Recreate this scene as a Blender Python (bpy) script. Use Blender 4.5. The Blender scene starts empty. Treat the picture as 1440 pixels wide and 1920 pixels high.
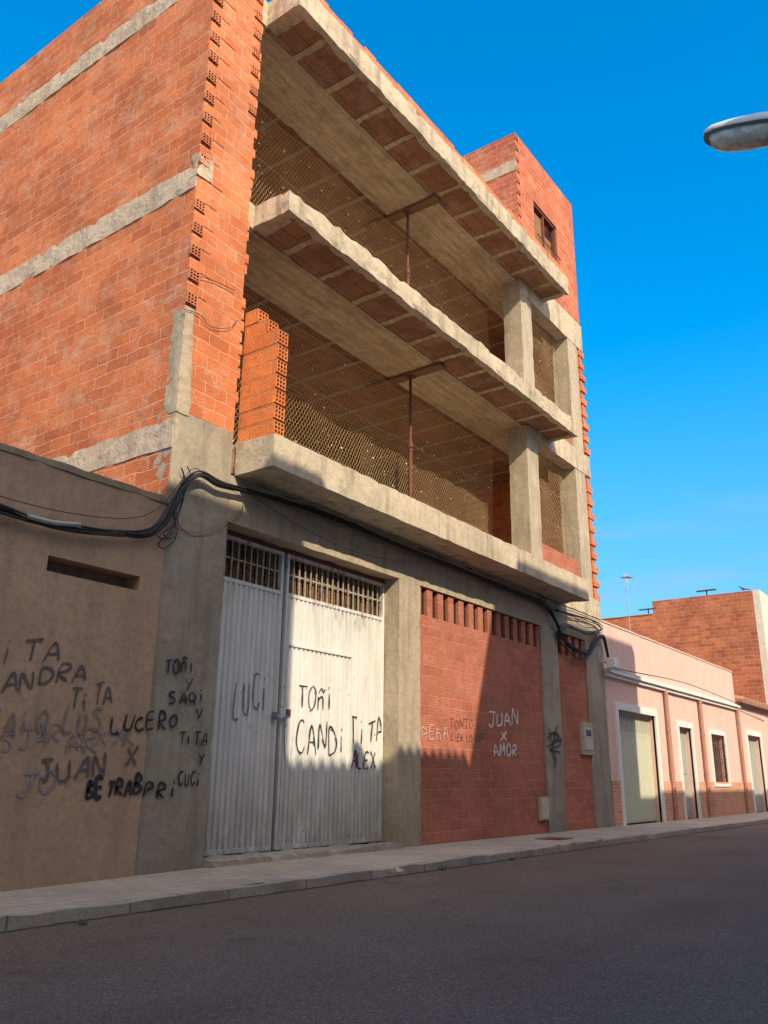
import bpy, math, random
from mathutils import Vector, Matrix, noise
random.seed(7)
R=math.radians
C=bpy.context.scene.collection
# ------------------------------------------------------------------ camera model
F_,PITCH,ROLL,YAW=1585.5,R(17.535),R(.626),R(35.905)
CAM=Vector((0,-7.04,.98))
_H=Vector((math.cos(YAW),math.sin(YAW),0));_R=Vector((math.sin(YAW),-math.cos(YAW),0));_U=Vector((0,0,1))
_f=math.cos(PITCH)*_H+math.sin(PITCH)*_U; _u=-math.sin(PITCH)*_H+math.cos(PITCH)*_U
cr=math.cos(ROLL)*_R+math.sin(ROLL)*_u; cu=-math.sin(ROLL)*_R+math.cos(ROLL)*_u
def ray(x,y): return (x-720)*cr-(y-960)*cu+F_*_f
def P(x,y,Y=0.):
    d=ray(x,y);t=(Y-CAM.y)/d.y;q=CAM+d*t;return q.x,q.z
def PXp(x,y,X):
    d=ray(x,y);t=(X-CAM.x)/d.x;q=CAM+d*t;return q.y,q.z
cd=bpy.data.cameras.new('camera');cam=bpy.data.objects.new('camera',cd);C.objects.link(cam)
cd.sensor_fit='VERTICAL';cd.sensor_height=36;cd.sensor_width=27;cd.lens=F_/1920*36;cd.clip_end=3000;cd.clip_start=.05
m=Matrix((( cr.x,cu.x,-_f.x,CAM.x),(cr.y,cu.y,-_f.y,CAM.y),(cr.z,cu.z,-_f.z,CAM.z),(0,0,0,1)));cam.matrix_world=m
bpy.context.scene.camera=cam
AZ,EL=R(27),R(35.5)
sdir=Vector((-math.sin(AZ)*math.cos(EL),-math.cos(AZ)*math.cos(EL),math.sin(EL)))
# ------------------------------------------------------------------ materials
def newmat(n):
    m=bpy.data.materials.new(n);m.use_nodes=True;nt=m.node_tree;b=nt.nodes['Principled BSDF'];return m,nt,b
def N(nt,t,**k):
    n=nt.nodes.new(t)
    for a,v in k.items(): setattr(n,a,v)
    return n
def ramp(nt,src,a,b,ca=(0,0,0,1),cb=(1,1,1,1)):
    r=N(nt,'ShaderNodeValToRGB');r.color_ramp.elements[0].position=a;r.color_ramp.elements[1].position=b
    r.color_ramp.elements[0].color=ca;r.color_ramp.elements[1].color=cb;nt.links.new(src,r.inputs[0]);return r.outputs[0]
def noi(nt,vec,scale,detail=5,rough=.6,stretch=None):
    if stretch:
        mp=N(nt,'ShaderNodeMapping');mp.inputs['Scale'].default_value=stretch;nt.links.new(vec,mp.inputs[0]);vec=mp.outputs[0]
    n=N(nt,'ShaderNodeTexNoise');n.inputs['Scale'].default_value=scale;n.inputs['Detail'].default_value=detail;n.inputs['Roughness'].default_value=rough
    nt.links.new(vec,n.inputs['Vector']);return n.outputs['Fac']
def mth(nt,op,a,b):
    mm=N(nt,'ShaderNodeMath',operation=op)
    for i,v in enumerate((a,b)):
        if isinstance(v,(int,float)):mm.inputs[i].default_value=v
        else:nt.links.new(v,mm.inputs[i])
    return mm.outputs[0]
def mul(nt,a,b): return mth(nt,'MULTIPLY',a,b)
def zmask(nt,v,z0,z1):
    z=N(nt,'ShaderNodeSeparateXYZ');nt.links.new(v,z.inputs[0])
    low=N(nt,'ShaderNodeMapRange');low.inputs['From Min'].default_value=z0;low.inputs['From Max'].default_value=z1;nt.links.new(z.outputs['Z'],low.inputs['Value']);return low.outputs[0]
def mix(nt,fac,a,b,mode='MIX'):
    n=N(nt,'ShaderNodeMix',data_type='RGBA',blend_type=mode)
    if isinstance(fac,(int,float)): n.inputs[0].default_value=fac
    else: nt.links.new(fac,n.inputs[0])
    for i,v in ((6,a),(7,b)):
        if isinstance(v,tuple): n.inputs[i].default_value=(*v[:3],1)
        else: nt.links.new(v,n.inputs[i])
    return n.outputs[2]
def bump(nt,b,h,strength,dist=.02,prev=None):
    n=N(nt,'ShaderNodeBump');n.inputs['Strength'].default_value=strength;n.inputs['Distance'].default_value=dist
    nt.links.new(h,n.inputs['Height'])
    if prev is not None: nt.links.new(prev,n.inputs['Normal'])
    nt.links.new(n.outputs[0],b.inputs['Normal']);return n.outputs[0]
def world_vec(nt): return N(nt,'ShaderNodeNewGeometry').outputs['Position']
def rough_mat(n,c1,c2,stain=(.1,.08,.06),st=.5,rough=.9,fine=30,bs=.4,boards=None,big=1.2,streak=True,zst=None,blotch=None):
    m,nt,b=newmat(n);v=world_vec(nt)
    c=mix(nt,ramp(nt,noi(nt,v,big,8,.65),.35,.65),c1,c2)
    c=mix(nt,mul(nt,ramp(nt,noi(nt,v,fine*.5,6,.7),.45,.8),.8),c,tuple(x*.55 for x in c1))
    c=mix(nt,mul(nt,ramp(nt,noi(nt,v,5,8,.75),.5,.75),.45),c,tuple(x*.6 for x in c2))
    if blotch: c=mix(nt,mul(nt,ramp(nt,noi(nt,v,.8,9,.7),.5,.62),.55),c,blotch)
    if streak:
        s=ramp(nt,noi(nt,v,1.6,7,.65,(2.6,2.6,.3)),.5,.72)
        c=mix(nt,mul(nt,s,st),c,stain)
    for z in (zst or []):
        c=mix(nt,mul(nt,mul(nt,zmask(nt,v,z[0],z[1]),ramp(nt,noi(nt,v,1.8,8,.7,(1.5,1.5,.6)),.28,.62)),z[2]),c,stain)
    b.inputs['Roughness'].default_value=rough
    b.inputs['Specular IOR Level'].default_value=.2
    nm=bump(nt,b,noi(nt,v,fine,6,.7),bs,.015)
    nm=bump(nt,b,noi(nt,v,4,4,.6),bs,.04,nm)
    if boards:
        w=N(nt,'ShaderNodeTexWave',bands_direction=boards[0]);w.inputs['Scale'].default_value=boards[1];w.inputs['Distortion'].default_value=2.5;w.inputs['Detail'].default_value=5;w.inputs['Detail Scale'].default_value=1.2
        mp=N(nt,'ShaderNodeMapping');mp.inputs['Scale'].default_value=(.25,1,1);nt.links.new(v,mp.inputs[0]);nt.links.new(mp.outputs[0],w.inputs['Vector'])
        bump(nt,b,w.outputs['Fac'],.3,.012,nm)
        c=mix(nt,mul(nt,ramp(nt,w.outputs['Fac'],.0,.35,(1,1,1,1),(0,0,0,1)),.4),c,tuple(x*.5 for x in c1))
        c=mix(nt,mul(nt,ramp(nt,noi(nt,v,2.2,8,.75,(.6,2,1)),.46,.64),.65),c,tuple(x*.5 for x in c2))
        c=mix(nt,mul(nt,ramp(nt,noi(nt,v,7,6,.7,(.5,2.5,1)),.5,.7),.45),c,(.34,.20,.11))
    nt.links.new(c,b.inputs['Base Color'])
    return m
def brick_mat(n,c1,c2,mortar,w=.32,h=.16,ms=.012,groove=True,pale=.3,dist=.012,bs=.6,dark=.35,smear=0,mk=.3,pc=(.70,.42,.27)):
    m,nt,b=newmat(n);uv=N(nt,'ShaderNodeUVMap').outputs[0];v=world_vec(nt)
    nz=N(nt,'ShaderNodeTexNoise');nz.inputs['Scale'].default_value=3.5;nz.inputs['Detail'].default_value=5;nt.links.new(v,nz.inputs['Vector'])
    vs=N(nt,'ShaderNodeVectorMath',operation='SUBTRACT');nt.links.new(nz.outputs['Color'],vs.inputs[0]);vs.inputs[1].default_value=(.5,.5,.5)
    vm=N(nt,'ShaderNodeVectorMath',operation='SCALE');vm.inputs['Scale'].default_value=dist*4;nt.links.new(vs.outputs[0],vm.inputs[0])
    va=N(nt,'ShaderNodeVectorMath',operation='ADD');nt.links.new(uv,va.inputs[0]);nt.links.new(vm.outputs[0],va.inputs[1]);uv=va.outputs[0]
    t=N(nt,'ShaderNodeTexBrick');nt.links.new(uv,t.inputs['Vector']);t.inputs['Scale'].default_value=1;t.inputs['Brick Width'].default_value=w;t.inputs['Row Height'].default_value=h
    t.inputs['Mortar Size'].default_value=ms;t.inputs['Mortar Smooth'].default_value=.5;t.inputs['Bias'].default_value=-.1
    t.inputs['Color1'].default_value=(*c1,1);t.inputs['Color2'].default_value=(*c2,1);t.inputs['Mortar'].default_value=(*[.55*a+.45*x for a,x in zip(c1,mortar)],1)
    c=mix(nt,mul(nt,ramp(nt,noi(nt,v,.9,7,.65),.42,.72),.8),t.outputs['Color'],tuple(x*(1-dark) for x in c2))
    mo=mth(nt,'ADD',mul(nt,ramp(nt,noi(nt,v,1.6,6,.7),.45,.62),.6),mk)
    c=mix(nt,mul(nt,t.outputs['Fac'],mo),c,mortar)
    c=mix(nt,mul(nt,ramp(nt,noi(nt,v,2.6,8,.7),.50,.70),pale),c,pc)
    if smear:
        c=mix(nt,mul(nt,ramp(nt,noi(nt,v,1.7,9,.78,(1,1,2.2)),.56,.66),smear),c,(.62,.47,.34))
    c=mix(nt,ramp(nt,noi(nt,v,22,5,.7),.5,.85),c,tuple(x*.55 for x in c2))
    nt.links.new(c,b.inputs['Base Color']);b.inputs['Roughness'].default_value=.88;b.inputs['Specular IOR Level'].default_value=.2
    inv=N(nt,'ShaderNodeMath',operation='SUBTRACT');inv.inputs[0].default_value=1;nt.links.new(t.outputs['Fac'],inv.inputs[1])
    nm=bump(nt,b,inv.outputs[0],bs,.025)
    nm=bump(nt,b,noi(nt,v,5,6,.7),.45,.035,nm)
    nm=bump(nt,b,noi(nt,v,45,4,.7),.35,.01,nm)
    if groove:
        wv=N(nt,'ShaderNodeTexWave',bands_direction='Y');wv.inputs['Scale'].default_value=11;nt.links.new(uv,wv.inputs['Vector'])
        bump(nt,b,wv.outputs['Fac'],.3,.006,nm)
    return m
def plain(n,c,rough=.6,metal=0,var=.25,scale=8,bs=.15):
    m,nt,b=newmat(n);v=world_vec(nt)
    c_=mix(nt,ramp(nt,noi(nt,v,scale,6,.65),.35,.7),tuple(c),tuple(x*(1-var) for x in c))
    nt.links.new(c_,b.inputs['Base Color']);b.inputs['Roughness'].default_value=rough;b.inputs['Metallic'].default_value=metal
    bump(nt,b,noi(nt,v,scale*4,4),bs,.01);return m
M={}
M['side']=brick_mat('side_brick',(.74,.23,.088),(.54,.145,.056),(.74,.46,.31),w=.40,h=.165,ms=.0085,pale=.45,smear=.5,dist=.016,dark=.45)
M['front']=brick_mat('front_brick',(.74,.25,.105),(.57,.165,.068),(.74,.46,.31),w=.34,h=.165,ms=.0085,pale=.45,smear=.5,dist=.015)
M['infill']=brick_mat('infill_brick',(.54,.185,.115),(.44,.14,.088),(.58,.32,.23),w=.36,h=.15,ms=.007,pale=.35,dark=.3,smear=.2,dist=.013,pc=(.55,.34,.26))
M['tower']=brick_mat('tower_brick',(.66,.18,.09),(.48,.13,.068),(.74,.46,.34),w=.34,h=.15,pale=.45,smear=.4,ms=.009)
M['old']=brick_mat('old_brick',(.68,.225,.10),(.40,.115,.06),(.58,.38,.26),w=.34,h=.15,pale=.3,groove=False,ms=.012)
M['dado']=brick_mat('dado_brick',(.78,.39,.24),(.66,.30,.18),(.8,.6,.46),w=.22,h=.07,ms=.008,groove=False,pale=.1,dist=.001)
M['stub']=brick_mat('stub_brick',(.80,.265,.085),(.68,.2,.065),(.5,.28,.16),w=.34,h=.2,pale=.1,ms=.009)
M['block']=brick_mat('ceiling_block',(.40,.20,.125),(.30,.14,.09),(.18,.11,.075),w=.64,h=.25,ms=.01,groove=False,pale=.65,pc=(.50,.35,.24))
M['shadeblock']=brick_mat('shaded_ceiling_block',(.36,.18,.105),(.27,.125,.072),(.13,.075,.05),w=.64,h=.25,ms=.012,groove=False,pale=.35,pc=(.5,.33,.2))  # darker copy of the ceiling block, interior shade put into the colour
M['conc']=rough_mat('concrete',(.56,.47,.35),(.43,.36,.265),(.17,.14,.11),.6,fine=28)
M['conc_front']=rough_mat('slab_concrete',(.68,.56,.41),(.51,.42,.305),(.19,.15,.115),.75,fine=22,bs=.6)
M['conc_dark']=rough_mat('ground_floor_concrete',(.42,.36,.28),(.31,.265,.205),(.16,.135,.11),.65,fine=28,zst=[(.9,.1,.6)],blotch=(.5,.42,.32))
M['render']=rough_mat('lintel_render',(.54,.44,.32),(.42,.34,.245),(.2,.17,.13),.65,fine=30,zst=[(.8,.1,.5)])
M['board']=rough_mat('boarded_concrete',(.74,.59,.41),(.57,.44,.29),(.27,.195,.125),.3,fine=20,boards=('Y',1.9),blotch=(.44,.31,.19))
M['joist']=rough_mat('shaded_concrete',(.44,.34,.235),(.34,.26,.175),(.16,.12,.08),.5,fine=20)  # concrete darkened for inner joists and columns, interior shade in the colour
M['band']=rough_mat('band_mortar',(.66,.53,.39),(.51,.395,.285),(.32,.22,.15),.55,fine=18,bs=.9)
M['tan']=rough_mat('tan_render',(.60,.395,.26),(.50,.32,.21),(.28,.195,.14),.5,fine=40,bs=.3,big=.6,zst=[(3.25,3.8,.75),(.7,.05,.5)],blotch=(.45,.30,.20))
M['coping']=rough_mat('grey_coping',(.38,.28,.2),(.27,.2,.15),(.12,.09,.07),.6)
M['pink']=rough_mat('pink_render',(.83,.57,.49),(.77,.51,.43),(.5,.34,.28),.25,fine=50,bs=.15)
M['pinkpipe']=plain('pink_pipe',(.50,.26,.19),.5)
M['white']=plain('white_paint',(.82,.80,.76),.6,var=.1)
M['boxpaint']=plain('meter_box_paint',(.60,.54,.45),.6,var=.2)
M['cream']=rough_mat('cream_wall',(.84,.74,.6),(.77,.67,.54),(.5,.42,.35),.3)
M['gdoor']=plain('sage_door_paint',(.62,.62,.48),.5,var=.12)
M['greydoor']=plain('grey_door_paint',(.45,.45,.4),.5)
M['dark']=plain('shade_and_post_black',(.02,.014,.011),.9)  # near-black painted shade for slots and interior backs; also the panel posts
M['glass']=plain('dark_glass',(.04,.05,.06),.15)
M['hole_shade']=plain('brick_hole_shade',(.05,.014,.009),.95)  # near-black colour stands in for shade inside the shallow brick holes
M['blackcable']=plain('black_cable',(.018,.018,.02),.55)
M['greypvc']=plain('grey_conduit',(.45,.44,.42),.5)
M['rust']=plain('rusty_steel',(.22,.075,.045),.7,.1,var=.5,scale=25)
M['bars']=plain('weathered_bars',(.55,.49,.41),.6,.0,var=.6,scale=18)
M['wood']=rough_mat('old_wood',(.34,.19,.10),(.24,.13,.07),(.1,.06,.04),.4,fine=15)
M['wire']=plain('galvanised_wire',(.72,.51,.28),.6,.0)
M['bits']=plain('white_bits',(.97,.93,.82),.7,var=.05)
M['chain']=plain('steel_chain',(.35,.35,.36),.4,.8)
M['gpaint_black']=plain('black_spray',(.04,.037,.039),.6,var=.5,scale=30)
M['gpaint_grey']=plain('faded_spray',(.17,.135,.12),.7,var=.5,scale=20)
M['gpaint_ghost']=plain('ghost_spray',(.33,.24,.18),.7,var=.4,scale=20)
M['gpaint_dim']=plain('dim_spray',(.22,.23,.25),.7,var=.4,scale=20)
M['gpaint_purple']=plain('purple_spray',(.38,.29,.31),.7,var=.4,scale=20)
M['gpaint_white']=plain('white_spray',(.84,.75,.71),.6,var=.15,scale=30)
M['gpaint_faint']=plain('faint_spray',(.74,.48,.39),.6,var=.3,scale=30)
M['gpaint_red']=plain('dark_marker',(.22,.07,.055),.7)
M['lampshell']=plain('lamp_shell',(.8,.8,.78),.4,.0,var=.2,scale=14)
M['lamprim']=plain('lamp_rim',(.22,.22,.21),.5)
M['bird']=plain('pigeon_grey',(.12,.12,.14),.7)
M['leaf']=plain('weed_green',(.10,.13,.04),.7)
M['tile']=plain('roof_tile',(.5,.26,.16),.8)
def gate_mat():
    m,nt,b=newmat('gate_paint');v=world_vec(nt)
    c=mix(nt,ramp(nt,noi(nt,v,1.3,6,.6,(3,3,.4)),.4,.7),(.78,.77,.73),(.63,.62,.59))
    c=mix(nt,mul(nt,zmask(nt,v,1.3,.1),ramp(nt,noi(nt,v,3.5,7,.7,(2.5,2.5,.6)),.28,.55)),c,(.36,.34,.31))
    c=mix(nt,mul(nt,ramp(nt,noi(nt,v,2.4,8,.7,(5,5,.35)),.50,.72),.4),c,(.42,.37,.31))
    c=mix(nt,mul(nt,ramp(nt,noi(nt,v,2.0,8,.75,(4,4,.5)),.62,.70),.7),c,(.32,.18,.11))
    c=mix(nt,mul(nt,zmask(nt,v,2.9,3.25),ramp(nt,noi(nt,v,5,8,.75,(2,2,.6)),.52,.64)),c,(.30,.16,.09))
    c=mix(nt,ramp(nt,noi(nt,v,9,8,.75),.63,.68),c,(.2,.09,.05))
    nt.links.new(c,b.inputs['Base Color']);b.inputs['Roughness'].default_value=.5
    bump(nt,b,noi(nt,v,12,4),.15,.01,bump(nt,b,noi(nt,v,1.5,3),.4,.05));return m
M['gate']=gate_mat()
def road_mat():
    m,nt,b=newmat('asphalt');v=world_vec(nt)
    c=mix(nt,ramp(nt,noi(nt,v,.5,6,.6),.35,.7),(.255,.185,.143),(.20,.145,.113))
    vo=N(nt,'ShaderNodeTexVoronoi');vo.inputs['Scale'].default_value=130;nt.links.new(v,vo.inputs['Vector'])
    sp=N(nt,'ShaderNodeSeparateColor');nt.links.new(vo.outputs['Color'],sp.inputs[0])
    c=mix(nt,mul(nt,ramp(nt,sp.outputs[0],.68,1.),.65),c,(.50,.39,.32))
    c=mix(nt,mul(nt,ramp(nt,sp.outputs[1],.6,.9),.6),c,(.085,.062,.05))
    c=mix(nt,mul(nt,ramp(nt,noi(nt,v,34,6,.8),.48,.7),.55),c,(.10,.073,.06))
    c=mix(nt,mul(nt,ramp(nt,noi(nt,v,1.3,7,.78),.58,.68),.6),c,(.12,.087,.07))
    c=mix(nt,mul(nt,ramp(nt,noi(nt,v,.35,5,.7,(.4,1.6,1)),.5,.7),.4),c,(.11,.08,.066))
    c=mix(nt,mul(nt,ramp(nt,noi(nt,v,2.3,8,.82),.70,.725),.6),c,(.55,.46,.39))
    nt.links.new(c,b.inputs['Base Color']);b.inputs['Roughness'].default_value=.9;b.inputs['Specular IOR Level'].default_value=.1
    nm=bump(nt,b,vo.outputs['Distance'],.6,.01);nm=bump(nt,b,noi(nt,v,30,5,.8),.7,.02,nm);bump(nt,b,noi(nt,v,1.2,4),.3,.05,nm);return m
M['road']=road_mat()
M['pave']=brick_mat('paving',(.58,.485,.39),(.50,.415,.335),(.28,.22,.175),w=.2,h=.2,ms=.008,groove=True,pale=.12,dist=.002,bs=.5)
M['kerb']=brick_mat('kerb_stone',(.50,.43,.35),(.42,.355,.29),(.14,.11,.085),w=1.0,h=.5,ms=.010,groove=False,pale=.15,dist=.004)
M['earth']=rough_mat('earth',(.25,.2,.15),(.2,.16,.12),streak=False)
# ------------------------------------------------------------------ mesh builder
def wloc(o):
    v=Vector((0,0,0))
    while o: v+=o.location;o=o.parent
    return v
class MB:
    def __init__(s): s.v=[];s.f=[];s.m=[];s.mi=0
    def face(s,pts,mi=None):
        i=len(s.v);s.v+= [Vector(p) for p in pts];s.f.append(tuple(range(i,i+len(pts))));s.m.append(s.mi if mi is None else mi)
    def box(s,x0,x1,y0,y1,z0,z1,mi=None,top=None):
        i=len(s.v)
        s.v+=[Vector(p) for p in ((x0,y0,z0),(x1,y0,z0),(x1,y1,z0),(x0,y1,z0),(x0,y0,z1),(x1,y0,z1),(x1,y1,z1),(x0,y1,z1))]
        for n,q in enumerate(((0,3,2,1),(4,5,6,7),(0,1,5,4),(1,2,6,5),(2,3,7,6),(3,0,4,7))):
            s.f.append(tuple(i+k for k in q));s.m.append(top if (n==1 and top is not None) else (s.mi if mi is None else mi))
        return s
    def rbox(s,x0,x1,y0,y1,z0,z1,step=.15,amp=.01,mi=None):
        L=(x1-x0,y1-y0,z1-z0);n=[max(1,min(90,round(l/step))) for l in L];o=(x0,y0,z0);K={}
        def vid(i):
            if i in K: return K[i]
            p=Vector([o[a]+L[a]*i[a]/n[a] for a in range(3)])
            ext=sum(1 for a in range(3) if i[a] in (0,n[a]))
            d=noise.noise_vector(p*3.1)*amp+noise.noise_vector(p*11.)*amp*.7
            if ext>=2:
                w=max(0,noise.noise(p*6.+Vector((3,7,1))))*amp*2.5
                for a in range(3):
                    if i[a]==0: d[a]+=w
                    elif i[a]==n[a]: d[a]-=w
            s.v.append(p+d);K[i]=len(s.v)-1;return K[i]
        for a in range(3):
            b,c=(a+1)%3,(a+2)%3
            for e in (0,n[a]):
                for j in range(n[b]):
                    for k in range(n[c]):
                        q=[]
                        for (dj,dk) in ((0,0),(1,0),(1,1),(0,1)):
                            i=[0,0,0];i[a]=e;i[b]=j+dj;i[c]=k+dk;q.append(vid(tuple(i)))
                        if e==0:q.reverse()
                        s.f.append(tuple(q));s.m.append(s.mi if mi is None else mi)
        return s
    def tube(s,pts,r,n=6,mi=None,smooth=0):
        pts=[Vector(p) for p in pts]
        if smooth: pts=crom(pts,smooth)
        rs=r if isinstance(r,(list,tuple)) else [r]*len(pts)
        rings=[]
        for i,p in enumerate(pts):
            d=(pts[min(i+1,len(pts)-1)]-pts[max(i-1,0)]).normalized()
            a=d.cross(Vector((0,0,1)))
            if a.length<.1:a=d.cross(Vector((0,1,0)))
            a.normalize();b=d.cross(a)
            i0=len(s.v)
            for k in range(n):
                t=2*math.pi*k/n;s.v.append(p+(a*math.cos(t)+b*math.sin(t))*rs[i])
            rings.append(i0)
        mm=s.mi if mi is None else mi
        for q in range(len(rings)-1):
            for k in range(n):
                s.f.append((rings[q]+k,rings[q]+(k+1)%n,rings[q+1]+(k+1)%n,rings[q+1]+k));s.m.append(mm)
        s.f.append(tuple(rings[0]+k for k in reversed(range(n))));s.m.append(mm)
        s.f.append(tuple(rings[-1]+k for k in range(n)));s.m.append(mm)
        return s
    def build(s,name,mats,parent=None,smooth=False,bevel=0):
        off=wloc(parent) if parent else Vector((0,0,0))
        me=bpy.data.meshes.new(name);me.from_pydata([v-off for v in s.v],[],s.f)
        for mt in (mats if isinstance(mats,(list,tuple)) else [mats]): me.materials.append(mt)
        me.polygons.foreach_set('material_index',s.m)
        if smooth: me.polygons.foreach_set('use_smooth',[True]*len(s.f))
        uv=me.uv_layers.new(name='UVMap')
        data=[0.]*(len(me.loops)*2)
        for p in me.polygons:
            nn=p.normal;ax=max(range(3),key=lambda k:abs(nn[k]))
            for li in p.loop_indices:
                w=s.v[me.loops[li].vertex_index]
                if ax==0:a,b=w.y,w.z
                elif ax==1:a,b=w.x,w.z
                else:a,b=w.x,w.y
                data[2*li]=a+50;data[2*li+1]=b+50
        uv.data.foreach_set('uv',data)
        o=bpy.data.objects.new(name,me);C.objects.link(o)
        if parent:o.parent=parent
        if bevel:
            bm=o.modifiers.new('b','BEVEL');bm.width=bevel;bm.segments=1;bm.limit_method='ANGLE'
        return o
def crom(p,n):
    out=[]
    for i in range(len(p)-1):
        a=p[max(i-1,0)];b=p[i];c=p[i+1];d=p[min(i+2,len(p)-1)]
        for k in range(n):
            t=k/n;out.append(.5*((2*b)+(c-a)*t+(2*a-5*b+4*c-d)*t*t+(3*b-a-3*c+d)*t**3))
    out.append(p[-1]);return out
def thing(name,label,cat,loc,group=None):
    o=bpy.data.objects.new(name,None);C.objects.link(o);o.location=loc;o.empty_display_size=.2
    o['label']=label;o['category']=cat
    if group:o['group']=group
    return o
def tag(o,label,cat,group=None,kind=None):
    o['label']=label;o['category']=cat
    if group:o['group']=group
    if kind:o['kind']=kind
    return o
def struct(o,kind='structure'): o['kind']=kind;return o
B1=lambda x0,x1,y0,y1,z0,z1,name,mat,par,bevel=0: MB().box(x0,x1,y0,y1,z0,z1).build(name,mat,par,bevel=bevel)
RB=lambda x0,x1,y0,y1,z0,z1,name,mat,par,step=.15,amp=.01: MB().rbox(x0,x1,y0,y1,z0,z1,step,amp).build(name,mat,par)
# ------------------------------------------------------------------ ground
b=MB();b.face([(-600,-600,-.012),(900,-600,-.012),(900,900,-.012),(-600,900,-.012)]);struct(b.build('ground',M['earth']))
b=MB();nx=60
for i in range(nx):
    x0=-25+i*2;x1=x0+2
    b.face([(x0,-8.2,0),(x1,-8.2,0),(x1,-1.5,0),(x0,-1.5,0)])
struct(b.build('road',M['road']))
ZP=.09
def pz(x,t):
    k=max(0,min(1,(7-x)/5));return ZP-(.012+.05*t)*k
b=MB()
for i in range(40):
    x0=-25+i*2 if i<38 else 51; x1=x0+2
    if i>38: break
    b.face([(x0,-1.37,pz(x0,0)),(x1,-1.37,pz(x1,0)),(x1,.02,pz(x1,1)),(x0,.02,pz(x0,1))])
struct(b.build('pavement',M['pave']))
b=MB();b.rbox(-25,-3,-1.5,-1.37,-.05,ZP+.003,.3,.008);b.rbox(-3,14,-1.5,-1.37,-.05,ZP+.003,.19,.012);b.rbox(14,55,-1.5,-1.37,-.05,ZP+.003,.5,.008);struct(b.build('kerb',M['kerb']))
b=MB();b.box(-25,55,-9,-8.2,-.05,.1);struct(b.build('far_pavement',M['pave']))
# ------------------------------------------------------------------ unfinished building
XA0,XA1,XB0,XB1,XC0,XC1,XD0,XD1=5.7,6.6,10.12,10.69,14.88,15.64,17.04,18.0
S1=(4.42,4.83);S2=(7.94,8.27);S3=(11.37,11.78)
YD=11.0
UB=thing('unfinished_building','tall abandoned unfinished building of bare orange brick and concrete slabs with open floors','building',(XA0,0,ZP))
TOP=12.67
b=MB();b.box(XA0,XA0+.2,.02,YD,0,TOP);side=b.build('side_wall',M['side'],UB)
for z0,z1 in ((S1[0]+.06,S1[1]-.0),(S2[0]-.02,S2[1]+.02),(S3[0]+.02,S3[1]-.01)):
    RB(XA0-.013,XA0+.05,.0,YD,z0,z1,'concrete_band',M['band'],UB,.09,.015)
B1(XA0+.2,XD1-.2,YD-.2,YD,0,TOP-.3,'rear_wall',M['side'],UB)
B1(XD1-.2,XD1-.02,.02,YD,0,S3[1]+.5,'far_wall',M['side'],UB)
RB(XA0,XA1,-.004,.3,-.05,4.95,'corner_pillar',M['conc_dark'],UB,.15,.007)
b=MB();b.rbox(XA0-.006,XA0+.13,-.014,.2,4.9,6.25,.045,.010)
for v in b.v:
    k=max(0,(6.25-v.z)/1.35)
    if v.x>XA0+.02: v.x+=(v.x-XA0)/.13*(.07*k+.05*noise.noise(v*6))
b.build('pillar_stub',M['render'],UB)
b=MB();b.box(XA0+.003,XA1,0,.2,4.9,TOP)
pier=b.build('brick_pier',M['front'],UB)
def hollow(mb,x,y,z,w,h,axis='y',d=.025,n=3,t=.013):
    mb.face([(x,y+d-.004,z),(x+w,y+d-.004,z),(x+w,y+d-.004,z+h),(x,y+d-.004,z+h)],1)  # dark backing quad paints the shade of a deeper hole
    for i in range(n+1):
        xx=x+(w-t)*i/n;mb.box(xx,xx+t,y,y+d,z,z+h,0)
    for i in range(n+1):
        zz=z+(h-t)*i/n;mb.box(x+.001,x+w-.001,y+.001,y+d,zz,zz+t,0)
b=MB();z=6.3;k=0
while z<TOP-.15:
    if k%2==0 and not (S2[0]-.1<z<S2[1]-.02): hollow(b,XA0-.006+random.uniform(-.012,.006),-.03+random.uniform(-.01,.006),z,.16,.14)
    elif random.random()<.8: b.box(XA0+.14,XA0+.14+random.uniform(.15,.3),-.008,0.01,z,z+.13,0)
    z+=.165;k+=1
z=5.2;k=0
while z<TOP-.15:
    if random.random()<.6 and not any(s[0]-.1<z<s[1] for s in(S2,S3)):
        w=random.uniform(.02,.06);b.box(XA1-.01,XA1+w,-.002,.12,z,z+.135,0)
    if z>9.2 and k%2 and random.random()<.7: hollow(b,XA1-.15,-.025,z,.14,.13)
    z+=.165;k+=1
b.build('toothed_brick_edge',[M['front'],M['hole_shade']],UB)
RB(XA0-.02,XA0+.22,-.03,.1,8.1,8.42,'mortar_patch',M['band'],UB,.06,.02)
# ground floor frame
RB(XA1,XD1,-.003,.25,3.84,S1[0]-.002,'ground_floor_lintel',M['render'],UB,.2,.006)
RB(XB0,XB1,-.006,.32,-.05,3.838,'column',M['render'],UB,.12,.007)
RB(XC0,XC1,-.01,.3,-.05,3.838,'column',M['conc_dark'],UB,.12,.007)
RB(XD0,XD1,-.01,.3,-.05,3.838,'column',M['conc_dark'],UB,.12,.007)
RB(XC1-.1,XD1-.002,-.02,.25,S1[0]+.004,S1[1],'floor_edge_beam',M['conc_front'],UB,.15,.009)
def infill(x0,x1,ns,yy):
    zt=3.40;zl=3.82
    b=MB();b.box(x0,x1,yy,yy+.14,.0,zt)
    p=(x1-x0)/ns
    for i in range(ns+1):
        a=max(x0,x0+p*i-p*.25);c=min(x1,x0+p*i+p*.25)
        b.box(a,c,yy+random.uniform(0,.003),yy+.06,zt+.0005,zl)
    b.box(x0,x1,yy+.061,yy+.1,zt+.001,zl+.01,1)  # near-black strip painted as the shade inside the slots
    return b.build('infill_wall',[M['infill'],M['dark']],UB)
inf1=infill(XB1,XC0,13,.03)
inf2=infill(XC1,XD0,4,.03)
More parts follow.
